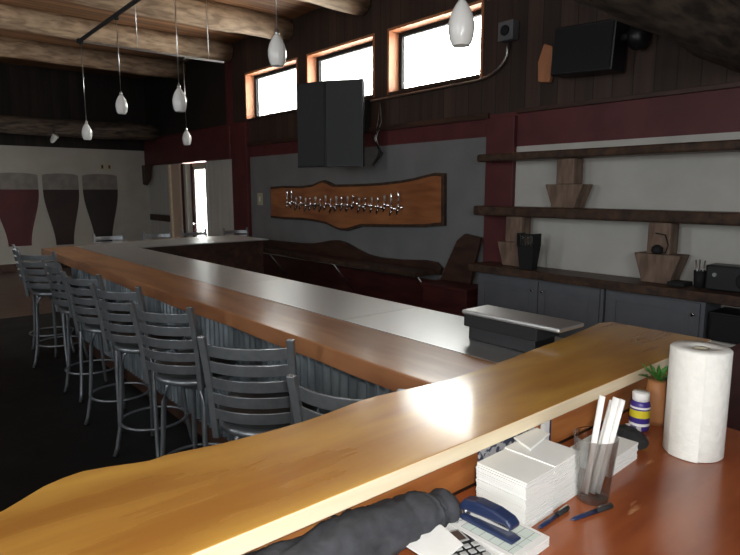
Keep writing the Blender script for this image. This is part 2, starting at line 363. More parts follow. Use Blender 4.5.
log('ceiling_log', 2.2, WX - .02, 1.62, 2.80, .21, M['oldlog'], 'big dark weathered log over the near end of the back bar', seed=12, dy=.02, dz=-.09)

# ------------------------------------------------------------------ the bar
BT = 1.07
def corrug(b, p0, p1, z0, z1, m, pitch=.066, amp=.017):
    p0, p1 = Vector(p0), Vector(p1); d = p1 - p0; L_ = d.length; d.normalize(); nrm = Vector((d.y, -d.x))
    n = int(L_ / pitch * 8); a = []
    for i in range(n + 1):
        q = p0 + d * (L_ * i / n) + nrm * (amp * math.sin(2 * math.pi * (L_ * i / n) / pitch))
        a.append((q.x, q.y))
    lo = [b._v((x, y, z0)) for x, y in a]; hi = [b._v((x, y, z1)) for x, y in a]
    for i in range(n): b.face([lo[i], lo[i + 1], hi[i + 1], hi[i]], m, True)
bar = thing('bar_counter', (0, 0, 0), 'long U shaped bar with steel top, wooden rail and corrugated iron front', 'bar counter')
# top sheets: long arm and far arm
b = MB()
XI, XM, XO, YI, YO = 2.12, 1.63, 1.30, 6.38, 7.28
segs = [1.07, 2.15, 3.45, 4.85, YI]
for a, c in zip(segs, segs[1:]): b.box(XM + .002, XI, a, c - .004, BT - .012, BT, M['steel'])
b.prism([(XM + .002, YI), (XI, YI), (2.9, YI), (2.9, YO - .01), (XM + .002, YO - .35)], BT - .012, BT, M['steel'])
b.box(2.904, 3.72, YI, YO - .01, BT - .012, BT, M['steel'])
b.build('steel_top', bar)
b = MB()   # wooden rail with mitred far corner and live-ish outer edge
pts = [(XM, 1.07), (XM, YO - .36)] + [(XO + .015 * wob(y, .6), y) for y in [YO - .40 - i * .25 for i in range(24)] if y > 1.10] + [(XO, 1.07)]
mats_ = [M['rail']] * len(pts)
b.prism(pts, BT - .075, BT, M['rail'], sides=[M['rail']] + [M['raildark']] * (len(pts) - 1))
b.build('rail', bar, bevel=.006)
MB().prism([(XM, YO - .355), (2.9, YO - .005), (3.72, YO - .005), (3.72, YO + .05), (2.88, YO + .05), (XO + .02, YO - .38)], BT - .06, BT - .002, M['rail'], side=M['raildark']).build('rail', bar, bevel=.004)
b = MB(); b.box(1.62, 2.06, 1.07, 6.9, .02, BT - .013, M['darkwood']); b.box(2.06, 3.68, 6.46, 6.98, .02, BT - .013, M['darkwood'])
b.build('body', bar)
b = MB(); corrug(b, (1.604, 6.95), (1.604, 1.07), .10, BT - .08, M['corr']); b.build('corrugated_front', bar)
MB().box(1.585, 1.62, 1.07, 6.95, 0.0, .10, M['darkwood']).build('kick_board', bar)
# near arm: live-edge ledge on a panelled front
lb = thing('raised_ledge', (0, 0, 0), 'wide varnished live edge slab across the near end of the bar', 'bar top')
far = [(2.26, 1.17), (2.20, 1.19), (2.10, 1.175), (1.84, 1.14), (1.66, 1.125), (1.52, 1.11), (1.35, 1.098), (1.21, 1.09), (1.08, 1.105), (.96, 1.12), (.90, 1.12), (.83, 1.11), (.74, 1.10), (.66, 1.10), (.58, 1.105), (.52, 1.11), (.46, 1.122), (.41, 1.132),
       (.375, 1.128), (.355, 1.134), (.30, 1.155), (.26, 1.165), (.225, 1.16), (.19, 1.148), (.12, 1.10), (.02, 1.07), (-.12, 1.10), (-.3, 1.13)]
near = [(-.3, .782), (.32, .78), (1.1, .781), (1.94, .788), (2.26, .79)]
pts = far + near
sd = [M['bark']] * (len(far)) + [M['sapwood']] * (len(near) - 1) + [M['bark']]
LZ, SZ = 1.14, .99
MB().prism(pts, LZ - .036, LZ, M['ledge'], sides=sd, taper=.012).build('slab', lb, bevel=.003)
b = MB(); b.box(-.25, 2.22, .86, 1.06, .0, LZ - .037, M['darkwood']); b.build('body', lb)
MB().box(-.25, 2.24, .835, .858, SZ + .003, LZ - .037, M['fascia']).build('back_panel', lb)

# lower working counter towards the viewer
lc = thing('service_counter', (0, 0, 0), 'lower glossy red brown wooden counter nearest the camera', 'counter')
MB().prism([(-.25, -.35), (1.88, -.35), (1.88, .35), (1.84, .55), (1.86, .832), (-.25, .832)], SZ - .045, SZ, M['counter']).build('counter_top', lc, bevel=.004)
MB().box(-.2, 1.80, -.25, .80, 0.0, SZ - .046, M['darkwood']).build('body', lc)
tag(MB().box(1.92, 3.0, .78, .83, .0, .60, M['matt']).box(1.92, 3.0, .80, .83, .60, 1.05, M['maroon']).build('side_panel', bevel=.004), 'maroon side panel with a black foot, beyond the paper towel roll', 'panel')

# black box with steel lid standing on the bar
bx = thing('garnish_box', (0, 0, BT), 'black box with a steel lid standing on the steel bar top', 'box')
MB().box(1.81, 1.94, 1.22, 1.535, .001, .055, M['black']).box(1.795, 1.95, 1.205, 1.55, .055, .103, M['matt']).build('body', bx, bevel=.004)
MB().box(1.79, 1.955, 1.11, 1.56, .104, .122, M['steel']).build('lid', bx, bevel=.008)

# ------------------------------------------------------------------ bar stools
def make_stool(label):
    t = thing('bar_stool', (0, 0, 0), label, 'bar stool', 'pewter ladder back bar stools')
    # seat: padded disc on a metal pan
    MB().lathe([(.0, .0), (.185, .0), (.205, .012), (.212, .03), (.205, .048), (.17, .060), (.09, .066), (0, .068)], M['vinyl'], (0, 0, .735), 32).build('seat', t)
    MB().lathe([(.0, 0), (.20, 0), (.214, .008), (.214, .028), (.20, .034), (0, .034)], M['pewter'], (0, 0, .70), 32).lathe([(.07, 0), (.07, .045), (.10, .05), (.10, .06)], M['pewter'], (0, 0, .64), 20).build('seat_pan', t)
    for s in (-1, 1):
        path = [(-.185, s * .160, .69), (-.195, s * .163, .78), (-.21, s * .167, .90), (-.235, s * .171, 1.02), (-.262, s * .173, 1.125)]
        b = MB(); rr = []
        for (x, y, z) in path:
            rr.append([(x + dx, y + dy, z) for dx, dy in ((-.012, -.014), (.012, -.014), (.012, .014), (-.012, .014))])
        b.rings(rr, M['pewter'], smooth=False); b.build('back_post', t, bevel=.004)
    for k in range(5):
        z = .80 + k * .066; bx_ = -.20 - (.045 * ((z - .78) / .33) ** 1.2)
        b = MB(); rr = []
        for i in range(13):
            u = -1 + i / 6; y = u * .160; x = bx_ - .045 * (1 - u * u)
            h = .0235; lean = .004
            rr.append([(x - .004 - lean, y, z + h), (x + .004 - lean, y, z + h), (x + .004 + lean, y, z - h), (x - .004 + lean, y, z - h)])
        b.rings(rr, M['pewter'], smooth=False); b.build('slat', t, bevel=.002)
    for a in (45, 135, 225, 315):
        c, s = math.cos(math.radians(a)), math.sin(math.radians(a))
        prof = [(.12, .685), (.155, .66), (.172, .58), (.185, .40), (.20, .20), (.225, .06), (.24, .012)]
        MB().tube([(r * c, r * s, z) for r, z in prof], .0135, M['pewter'], 10).lathe([(.014, 0), (.018, .003), (.018, .014), (.012, .02)], M['black'], (.24 * c, .24 * s, 0), 10).build('leg', t)
    MB().tube([(.200 * math.cos(i * math.pi / 18), .200 * math.sin(i * math.pi / 18), .22) for i in range(36)], .009, M['pewter'], 8, closed=True).build('foot_ring', t)
    return t
st = [(1.00, 1.30, 28, 'bar stool half hidden behind the ledge, closest to the camera'),
      (1.03, 1.95, 42, 'bar stool whose whole back shows just above the ledge, second from the near end'),
      (1.025, 2.79, 30, 'third bar stool from the near end of the long bar'),
      (1.045, 3.55, 29, 'fourth bar stool from the near end of the long bar'),
      (1.03, 4.22, 24, 'fifth bar stool from the near end of the long bar'),
      (1.03, 5.08, 6, 'sixth bar stool from the near end, its back seen nearly edge on'),
      (1.10, 6.02, 45, 'bar stool near the far corner, turned so its slats face the camera'),
      (1.06, 6.72, -4, 'last bar stool at the far corner of the long bar, back edge on')]
proto = None
for x, y, a, lab in st:
    r = math.radians(a); loc = (x + .25 * math.cos(r), y + .25 * math.sin(r), 0)
    if proto is None: proto = make_stool(lab); proto.location = loc; proto.rotation_euler.z = r
    else: dup(proto, loc, r, lab)
for x, lab in ((2.25, 'stool beyond the far arm in front of the third painted pint'), (2.85, 'stool beyond the far arm below the dark wall rail'), (3.42, 'stool beyond the far arm in front of the beige door'), (3.99, 'stool beyond the far arm in front of the bright door')):
    dup(proto, (x, 7.62, 0), math.radians(-90 + random.uniform(-12, 12)), lab)

# ------------------------------------------------------------------ pendant lights on the track
TX, TZ = 1.85, 3.22
tr = thing('light_track', (0, 0, 0), 'thin dark L shaped light track hanging under the ceiling logs', 'light track')
MB().box(TX - .014, TX + .014, 1.3, 7.0, TZ, TZ + .025, M['matt']).build('rail', tr)
MB().box(TX + .014, 3.5, 6.975, 7.0, TZ, TZ + .02, M['nickel']).build('cross_rail', tr)
MB().lathe([(.03, 0), (.035, .01), (.035, .035), (.02, .045)], M['matt'], (TX, 6.985, TZ - .012), 12).build('connector', tr)
for x, y in ((TX, 2.2), (TX, 4.6), (TX + .6, 6.987), (3.3, 6.987)):
    MB().tube([(x, y, TZ + .02), (x, y, ZC)], .004, M['nickel'], 6).build('hanger', tr)
def pendant(label):
    t = thing('pendant_light', (0, 0, 0), label, 'pendant light', 'white teardrop pendant lights over the bar')
    MB().lathe([(.034, 0), (.045, .02), (.052, .055), (.052, .085), (.043, .12), (.029, .148), (.018, .165), (.012, .172)], M['opal'], (0, 0, 0), 24, cap0=False).lathe([(.031, .002), (.042, .02), (.049, .055), (.049, .085), (.040, .118), (.02, .155)], M['opal'], (0, 0, 0), 24, cap0=False).build('shade', t)
    MB().lathe([(.014, .166), (.015, .182), (.009, .198), (.004, .205)], M['nickel'], (0, 0, 0), 16).build('cap', t)
    return t
def cord(t, zlen):
    MB().tube([(0, 0, .203), (0, 0, zlen - .031)], .0035, M['nickel'], 6).build('cord', t)
    MB().lathe([(.012, -.032), (.020, -.024), (.020, -.003)], M['matt'], (0, 0, zlen), 12).build('track_adapter', t)
for x, y, z, lab in ((TX, 6.955, 2.205, 'pendant hanging at the corner of the light track'), (TX, 5.77, 2.365, 'pendant second from the corner of the track, left of the pair'),
                     (TX, 4.44, 2.255, 'taller pendant of the pair hanging close together'), (2.98, 6.987, 2.205, 'lower smaller pendant of the pair, on the cross rail'),
                     (TX, 3.03, 2.37, 'pendant hanging in front of the far clerestory window'), (TX, 1.645, 2.235, 'pendant hanging in front of the near clerestory window, cord off the top')):
    p = pendant(lab); p.location = (x, y, z); cord(p, TZ - z)
sp = thing('spot_light', (2.8, 12.98, 2.60), 'small white spotlight under the dark log on the far wall', 'spotlight')
MB().lathe([(.02, -.02), (.045, .02), (.06, .12), (.062, .15)], M['opal'], (0, 0, 0), 16, ax=(.5, -.4, .9)).build('shade', sp)
MB().tube([(.04, -.03, .13), (.06, .0, .22), (.06, .16, .33)], .008, M['matt'], 6).build('arm', sp)

# ------------------------------------------------------------------ hanging screens
tv = thing('hanging_screens', (4.1, 5.2, 1.95), 'pair of dark upright screens hung in front of the clerestory windows', 'television')
P0, P1, P2 = Vector((4.16, 6.39, 0)), Vector((4.31, 5.985, 0)), Vector((4.58, 5.59, 0))
for A, B_, lab in ((P0, P1, None), (P1, P2, None)):
    d = (B_ - A).normalized(); nrm = Vector((d.y, -d.x, 0)); 
    if nrm.dot(Vector((-1, -1, 0))) < 0: nrm = -nrm
    rz = math.atan2(d.y, d.x); c = (A + B_) / 2; Ln = (B_ - A).length
    f = MB().box(-Ln / 2 + .004, Ln / 2 - .004, .005, .075, 0, 1.02, M['black'], T=Matrix.Rotation(rz, 4, 'Z')).build('screen_case', tv, bevel=.006)
    f.location = (c.x - 4.1, c.y - 5.2, 0)
    g = MB().box(-Ln / 2 + .02, Ln / 2 - .02, -.002, .005, .02, 1.0, M['screen'], T=Matrix.Rotation(rz, 4, 'Z')).build('display', f)
MB().tube([(4.42 - 4.1, 6.06 - 5.2, .5), (4.985 - 4.1, 6.1 - 5.2, .62)], .025, M['matt'], 10).tube([(4.5 - 4.1, 5.9 - 5.2, .75), (4.985 - 4.1, 6.1 - 5.2, .62)], .018, M['nickel'], 8).box(.84, .897, .75, 1.05, .45, .85, M['matt']).build('wall_arm', tv)
cb = MB()
for k in range(5):
    y0 = 5.72 - k * .02
    cb.tube([(4.97 - .02 * k, y0, 2.75), (4.93, y0 + .03 * math.sin(k), 2.5), (4.90 - .03 * k, y0 - .04 * math.cos(k * 2), 2.3), (4.95, y0 + .02, 2.12), (4.9, 5.78, 1.98)], .006, M['nickel'] if k % 2 else M['matt'], 6)
tag(cb.build('cable_bundle'), 'loose cables dangling beside the hanging screens', 'cables')

# conduit under the windows up to its box
cd = thing('conduit', (0, 0, 0), 'thin metal conduit under the near window curving up to a junction box', 'conduit')
pts = [(4.96, 5.9, 2.785), (4.96, 5.0, 2.79), (4.96, 4.2, 2.80)] + [(4.96, 4.2 - .40 * math.sin(a * math.pi / 16), 2.80 + .24 * (1 - math.cos(a * math.pi / 16))) for a in range(1, 9)] + [(4.96, 3.79, 3.12)]
MB().tube(pts, .014, M['nickel'], 8).build('pipe', cd)
MB().box(4.90, 4.995, 3.70, 3.88, 3.12, 3.30, M['cab']).lathe([(.05, 0), (.05, .02), (.02, .03)], M['matt'], (4.90, 3.79, 3.21), 16, ax=(-1, 0, 0)).build('junction_box', cd, bevel=.006)
# speaker high on the wall, small lamp beside it
sk = thing('wall_speaker', (4.86, 2.86, 2.66), 'black speaker high on the plank wall right of the conduit box', 'speaker')
MB().box(-.12, .10, -.28, .30, 0, .40, M['black'], T=Matrix.Rotation(.06, 4, 'X')).build('cabinet', sk, bevel=.01)
MB().box(-.128, -.12, -.26, .28, .02, .38, M['matt'], T=Matrix.Rotation(.06, 4, 'X')).build('grille', sk)
MB().box(.10, .138, -.06, .08, .12, .28, M['matt']).build('bracket', sk)
MB().tube([(.0, -.28, .25), (.02, -.36, .25)], .03, M['matt'], 10).lathe([(.09, 0), (.10, .02), (.10, .10), (.06, .13)], M['black'], (.04, -.36, .24), 18, ax=(0, -1, 0)).build('horn', sk)
tag(MB().prism([(0, 0), (.12, -.02), (.16, .10), (.14, .30), (.05, .34), (-.01, .18)], 0, .05, M['reveal'], T=Matrix.Translation((4.985, 3.42, 2.68)) @ Matrix.Rotation(-math.pi / 2, 4, 'Z') @ Matrix.Rotation(math.pi / 2, 4, 'X')).build('wood_offcut', bevel=.01), 'small bare orange piece of wood on the wall left of the black speaker', 'wood piece')

# ------------------------------------------------------------------ tap board on the grey wall
top = [(8.40, 1.72), (8.0, 1.735), (7.51, 1.73), (7.2, 1.75), (7.05, 1.79), (6.94, 1.81), (6.82, 1.78), (6.70, 1.745), (6.09, 1.75), (5.7, 1.76), (5.32, 1.785), (5.1, 1.81), (4.89, 1.845), (4.75, 1.865), (4.61, 1.855)]
bot = [(4.60, 1.27), (4.9, 1.24), (5.31, 1.22), (5.8, 1.20), (6.09, 1.19), (6.25, 1.15), (6.41, 1.115), (6.55, 1.115), (6.68, 1.14), (6.88, 1.19), (7.2, 1.215), (7.53, 1.225), (8.0, 1.215), (8.41, 1.225)]
def yzprism(pts, x0, x1, m, side=None, inset=.0):
    """outline in (y,z), front face at x0 towards the room"""
    b = MB(); f = [b._v((x0, y, z)) for y, z in pts]; k = [b._v((x1, y, z)) for y, z in pts]
    b.face(f, m); b.face(k[::-1], m)
    for i in range(len(pts)):
        j = (i + 1) % len(pts); b.face([f[i], f[j], k[j], k[i]], side or m)
    return b
tb = thing('tap_board', (0, 0, 0), 'long orange live edge slab with a row of beer taps on the grey wall', 'tap board')
out = top + bot
cen = (6.5, 1.49)
yzprism(out, 4.945, 4.995, M['bark']).build('bark_edge', tb, bevel=.004)
inn = [(y + (-.035 if y > 8.3 else (.035 if y < 4.65 else 0)), z + (-.035 if z > 1.5 else .035)) for y, z in out]
yzprism(inn, 4.93, 4.944, M['sign']).build('face', tb, bevel=.003)
rt = random.Random(4)
def tap(y, z, hh, mh):
    b = MB()
    b.lathe([(.028, 0), (.028, .006), (.014, .01), (.014, .05)], M['chrome'], (4.929, y, z), 14, ax=(-1, 0, 0))
    b.lathe([(.017, -.055), (.015, -.01), (.02, .0), (.02, .03), (.012, .04)], M['chrome'], (4.875, y, z), 14)
    b.tube([(4.872, y, z - .005), (4.852, y, z - .035), (4.85, y, z - .085)], [.013, .012, .010], M['chrome'], 10)
    o = b.build('tap', tb)
    MB().lathe([(.008, 0), (.010, .01), (.013, .03), (.017, hh * .6), (.018, hh * .85), (.010, hh)], mh, (4.873, y, z + .04), 12).build('tap_handle', o)
n = 21
for i in range(n):
    y = 7.78 - i * (7.78 - 5.28) / (n - 1)
    z = 1.46 + .035 * wob(i * .5)
    big = i in (0, 1, n - 2, n - 1)
    tap(y, z, .16 if big else .075 + .02 * rt.random(), M['chrome'] if big or i % 2 else M['nickel'])
# slab counter on brackets below the taps
sl = thing('live_edge_shelf', (0, 0, 0), 'dark live edge slab counter on diagonal brackets under the tap board', 'shelf')
up = [(9.1, .70), (9.1, .86), (8.4, .86), (7.6, .87), (7.2, .89), (6.95, .93), (6.75, .965), (6.6, .975), (6.4, .95), (6.2, .89), (5.95, .83), (5.7, .81), (5.3, .82), (4.9, .85), (4.7, .84), (4.62, .78), (4.65, .70)]
yzprism(up, 4.93, 4.985, M['darkwood']).build('backboard', sl, bevel=.005)
fr_ = [(4.62 + .05 * wob(y, .5), y) for y in [4.70 + i * .2 for i in range(23)]]
MB().prism([(4.93, 9.1)] + fr_[::-1] + [(4.93, 4.70)], .70, .755, M['darkwood'], sides=[M['bark']] * 25).build('slab', sl, bevel=.006)
for y in (8.0, 6.33, 4.72):
    MB().tube([(4.66, y, .695), (4.99, y, .30)], .012, M['nickel'], 6, flat=(.018, .008)).build('bracket', sl)
MB().box(4.68, 4.70, 4.75, 9.0, .675, .698, M['nickel']).build('front_rail', sl)
coolers = [(8.95, 7.6, 'black under-shelf cooler nearest the far red post'), (7.5, 6.15, 'black under-shelf cooler below the bump of the dark slab'), (6.05, 4.75, 'black under-shelf cooler nearest the leaning board')]
tag(MB().box(4.62, 4.97, 3.96, 4.60, 0, .62, M['maroon']).box(4.60, 4.98, 3.945, 4.62, .62, .655, M['maroon']).build('low_chest', bevel=.006), 'low maroon chest at the left end of the grey blue cabinets', 'chest')
tag(yzprism([(4.60, .655), (4.16, .655), (4.03, 1.17), (4.25, 1.20), (4.36, 1.12), (4.48, .90)], 4.90, 4.95, M['darkwood']).build('leaning_board', bevel=.008), 'dark slanting board leaning on the grey wall above the low chest', 'board')
tag(MB().box(4.985, 5.0, 8.74, 8.90, 1.42, 1.62, M['cream']).box(4.98, 4.985, 8.80, 8.84, 1.48, 1.56, M['white']).build('light_switch', bevel=.003), 'cream switch plate on the grey wall left of the tap board', 'switch')

# ------------------------------------------------------------------ back bar: worktop, cabinets, shelves
CF = 4.66
def live_front(y0, y1, xf, x1, z0, z1, seed, amp=.02, mtop=None):
    n = int((y1 - y0) / .12); f = [(xf + amp * wob(y0 + (y1 - y0) * i / n, .8, seed), y0 + (y1 - y0) * i / n) for i in range(n + 1)]
    b = MB(); return b.prism(f[::-1] + [(x1, y0), (x1, y1)], z0, z1, mtop or M['shelf'], side=M['bark'])
tag(live_front(-.6, 3.93, 4.60, 4.945, .855, .93, 1).build('back_worktop', bevel=.008), 'dark live edge worktop over the grey blue cabinets', 'worktop')
for z0, z1, y1, sd_, lab in ((1.95, 2.025, 3.97, 3, 'upper dark half log shelf on the white wall'), (1.415, 1.51, 4.0, 5, 'lower dark half log shelf on the white wall')):
    tag(live_front(-.6, y1, 4.73, 4.945, z0, z1, sd_, .015).build('log_shelf', bevel=.02, bseg=3), lab, 'shelf', 'dark half log shelves')
def cabinet(y0, y1, doors, knobs, label):
    t = thing('base_cabinet', (CF, (y0 + y1) / 2, 0), label, 'cabinet', 'grey blue base cabinets')
    w = (y1 - y0) / 2
    MB().box(.02, .33, -w, w, .08, .853, M['cab']).box(.06, .33, -w, w, 0, .08, M['matt']).build('carcass', t)
    for (a, c) in doors:
        a -= (y0 + y1) / 2; c -= (y0 + y1) / 2; z0, z1 = .11, .83; r_ = .07
        b = MB()
        for q in ((a, c, z0, z0 + r_), (a, c, z1 - r_, z1), (a, a + r_, z0 + r_, z1 - r_), (c - r_, c, z0 + r_, z1 - r_)): b.box(0, .019, q[0], q[1], q[2], q[3], M['cab'])
        b.box(.008, .019, a + r_, c - r_, z0 + r_, z1 - r_, M['cab']); b.box(.003, .019, a + r_ + .03, c - r_ - .03, z0 + r_ + .03, z1 - r_ - .03, M['cab'])
        d = b.build('door', t, bevel=.002)
        for ky in knobs:
            ky -= (y0 + y1) / 2
            if a < ky < c: MB().lathe([(.006, 0), (.006, .012), (.014, .018), (.015, .026), (.008, .031)], M['chrome'], (0, ky, .745), 14, ax=(-1, 0, 0)).build('knob', d)
    return t
cabinet(2.50, 3.86, [(2.53, 3.13), (3.14, 3.83)], [3.19, 3.08], 'grey blue cabinet with two doors and a pair of knobs')
cabinet(1.70, 2.48, [(1.73, 2.45)], [1.77], 'grey blue cabinet with a single door under the right support block')
cl_ = thing('undercounter_cooler', (CF + .02, 1.2, 0), 'black cooler under the worktop at the right end of the cabinets', 'cooler')
MB().box(0, .30, -.47, .47, .03, .78, M['black']).build('body', cl_, bevel=.006)
MB().box(-.02, 0, -.45, .45, .58, .77, M['matt']).build('door', cl_, bevel=.004)
MB().box(-.03, 0, -.46, .46, .545, .57, M['palepanel']).build('ledge_strip', cl_, bevel=.003)
MB().tube([(-.04, .40, .44), (-.04, .0, .54)], .012, M['matt'], 8).build('door_handle', cl_)
# hewn support blocks
def block(y, zb, zt, w, label, hw=.23, xf=4.74):
    t = thing('support_block', (4.86, y, zb), label, 'wooden support', 'hewn blocks between the shelves')
    h = zt - zb; bh = h * .48
    MB().box(-.085, .075, -w / 2, w / 2, bh, h, M['block']).build('post', t, bevel=.01)
    b = MB(); rr = []
    for z, q in ((0, .62), (.04, .66), (bh, 1.0)): rr.append([(-.10, -hw * q, z), (.08, -hw * q, z), (.08, hw * q, z), (-.10, hw * q, z)])
    b.rings(rr, M['block'], smooth=False); b.build('tapered_block', t, bevel=.008)
    return t
block(2.985, 1.511, 1.949, .175, 'hewn block and post standing between lower and upper shelf', .19)
block(3.52, .931, 1.414, .19, 'hewn block on the worktop at the left, beside the glasses', .18)
block(2.12, .931, 1.414, .18, 'hewn block on the worktop in the middle, with a wire hanging on it', .185)
wr = MB(); wr.tube([(4.765, 2.14, 1.33), (4.755, 2.06, 1.32), (4.75, 2.03, 1.24), (4.752, 2.05, 1.18), (4.755, 2.12, 1.17)], .005, M['matt'], 6)
wr.lathe([(.03, 0), (.045, .02), (.04, .05), (.015, .07)], M['matt'], (4.72, 2.10, 1.172), 14)
tag(wr.build('wire_loop'), 'black wire loop and plug hanging on the right hand support block', 'wire')
# glassware caddy next to the left block
gc = thing('glass_caddy', (4.685, 3.27, .93), 'dark caddy with glasses beside the left support block', 'caddy')
b = MB(); rr = [[(-.06 * q, -.09 * q, z), (.06 * q, -.09 * q, z), (.06 * q, .09 * q, z), (-.06 * q, .09 * q, z)] for z, q in ((.001, .75), (.22, 1.0))]
b.rings(rr, M['matt'], smooth=False).build('bin', gc, bevel=.004)
for i in range(3):
    MB().lathe([(.02, 0), (.026, .08), (.028, .10), (.024, .10), (.018, .01)], M['drink'], (-.02, -.055 + i * .055, .222), 14, cap1=False).build('glass', gc)
MB().box(-.065, -.060, -.09, .09, .325, .34, M['matt']).box(-.065, .06, .085, .092, .22, .34, M['matt']).box(-.065, .06, -.092, -.085, .22, .34, M['matt']).build('rail', gc)
# things at the right end of the worktop
pc = thing('pen_cup', (4.80, 1.80, .931), 'dark cup holding pens at the right end of the worktop', 'cup')
MB().lathe([(.038, 0), (.045, .13), (.041, .13), (.035, .01)], M['matt'], seg=20, cap1=False).build('cup', pc)
for dx, dy in ((.03, .02), (-.02, .03), (.0, -.03)): MB().tube([(0, 0, .012), (dx, dy, .21)], .005, M['nickel'], 6).build('pen', pc)
rd = thing('radio', (4.82, 1.55, .931), 'black radio at the right edge of the worktop', 'radio')
MB().box(-.09, .09, -.19, .19, 0, .19, M['black']).build('case', rd, bevel=.015)
MB().lathe([(.07, 0), (.07, .006), (.055, .002)], M['matt'], (-.091, -.09, .09), 20, ax=(-1, 0, 0)).build('speaker_grille', rd)
MB().lathe([(.018, 0), (.016, .014)], M['nickel'], (-.091, .12, .12), 14, ax=(-1, 0, 0)).build('dial', rd)
tag(MB().box(4.70, 4.86, 1.87, 2.0, .931, .965, M['matt']).build('flat_tray', bevel=.006), 'flat black tray between the middle block and the pen cup', 'tray')

# ------------------------------------------------------------------ painted pints on the far wall
def pint(x0, x1, zt, zb, m, label):
    t = thing('painted_pint', ((x0 + x1) / 2, YF, zb), label, 'wall painting', 'painted pints on the far wall')
    w = (x1 - x0) / 2; h = zt - zb
    def pr(u): q = min(1, u / .78); return w * (.50 + .50 * (q * q * (3 - 2 * q)))
    us = [i / 16 for i in range(17)]
    def band(u0, u1, mm, name, y, dome=0):
        uu = [u0 + (u1 - u0) * i / 10 for i in range(11)]
        pts = [(pr(u), u * h) for u in uu]; tops = []
        if dome: tops = [(pr(u1) * math.cos(a), u1 * h + dome * math.sin(a)) for a in [math.pi * k / 12 for k in range(1, 12)]]
        pts = pts + tops + [(-x, z) for x, z in pts[::-1]]
        b = MB(); f = [b._v((x, -y, z)) for x, z in pts]; k = [b._v((x, -.001, z)) for x, z in pts]
        b.face(f, mm)
        for i in range(len(pts)): j = (i + 1) % len(pts); b.face([f[i], f[j], k[j], k[i]], mm)
        b.build(name, t)
    band(0, .80, m, 'beer', .006); band(.80, 1, M['foam'], 'foam', .006, .05)
pint(1.86, 2.70, 1.97, .52, M['beerred'], 'painted pint of dark red beer on the far wall')
pint(2.78, 3.48, 1.97, .50, M['beerbrown'], 'painted pint of brown beer, middle of the painted row')
pint(3.56, 4.29, 1.97, .52, M['beerblack'], 'painted pint of black beer nearest the far corner')
pint(.94, 1.78, 1.97, .52, M['beerbrown'], 'painted pint at the left end of the row, cut by the frame')
for x, lab in ((3.99, 'left cream outlet plate above the black painted pint'), (4.14, 'right cream outlet plate above the black painted pint')):
    tag(MB().box(x - .05, x + .05, YF - .012, YF - .001, 2.11, 2.25, M['cream']).box(x - .02, x + .02, YF - .016, YF - .012, 2.14, 2.22, M['darkwood']).build('outlet_plate', bevel=.002), lab, 'outlet', 'outlet plates on the far wall')

# ------------------------------------------------------------------ things on the service counter
# napkins
def napkins(name, loc, rz, sx, sy, h, n, label, grp=None):
    t = thing(name, loc, label, 'napkins', grp, rz=rz)
    r = random.Random(n); b = MB()
    for i in range(n):
        a = r.uniform(-.006, .006) * .25; dx, dy = r.uniform(-.0015, .0015), r.uniform(-.0015, .0015)
        z0, z1 = h * i / n, h * (i + .86) / n
        b.box(-sx / 2, sx / 2, -sy / 2, sy / 2, z0, z1, M['napkin'], T=Matrix.Translation((dx, dy, 0)) @ Matrix.Rotation(a, 4, 'Z'))
    o = b.build('stack', t); return t
t = napkins('napkin_stack', (.997, .708, SZ), .03, .104, .124, .102, 22, 'tall block of white napkins, left pile beside the stapler', 'white napkin piles')
t = napkins('napkin_stack', (1.102, .714, SZ), .045, .106, .126, .105, 23, 'tall block of white napkins, right pile beside the pint glass', 'white napkin piles')
f = MB().prism([(0, 0), (.11, .01), (.12, .05), (.03, .06)], 0, .006, M['napkin'], T=T((1.07, .722, SZ + .1055), .1)).build('folded_napkin', bevel=.002)
tag(f, 'loose folded napkin lying on top of the napkin piles', 'napkin')
napkins('napkin_pack', (1.362, .702, SZ), .05, .15, .105, .045, 10, 'low pile of white napkins behind the pint glass')
# pint glass with wrapped straws
pg = thing('pint_glass', (1.168, .622, SZ), 'clear pint glass holding white sticks and straws', 'glass')
MB().lathe([(.0, .0), (.031, 0), (.033, .004), (.047, .147), (.0475, .150), (.0455, .149), (.031, .012), (.0, .010)], M['drink'], seg=40, cap0=False, cap1=False).build('glass_wall', pg)
MB().lathe([(.0, .0), (.0325, .0), (.0335, .008), (.0, .009)], M['drink'], seg=32).build('glass_base', pg)
def stick(x0, y0, x1, y1, z1, wd, lab, name='straw', m=None, tw=.0):
    a = Vector((1.168 + x0, .622 + y0, SZ + .013)); c = Vector((1.168 + x1, .622 + y1, SZ + z1))
    b = MB(); b.tube([a, a.lerp(c, .5), c], .003, m or M['paper'], 8, flat=(wd, .0022)); o = b.build(name)
    tag(o, lab, 'straw', 'white straws in the pint glass'); return o
R_ = Vector((.77, -.64, 0))   # screen-right direction on the counter
stick(-.012, .012, .008, -.004, .238, .0075, 'leftmost white stick in the pint glass, standing apart')
stick(.0, .004, .036, -.022, .232, .0085, 'broad white stick in the middle of the pint glass')
stick(.010, -.004, .046, -.030, .228, .0075, 'white stick leaning on the right rim of the pint glass')
stick(.006, .014, .040, -.012, .222, .0080, 'white stick behind the other leaning sticks in the glass')
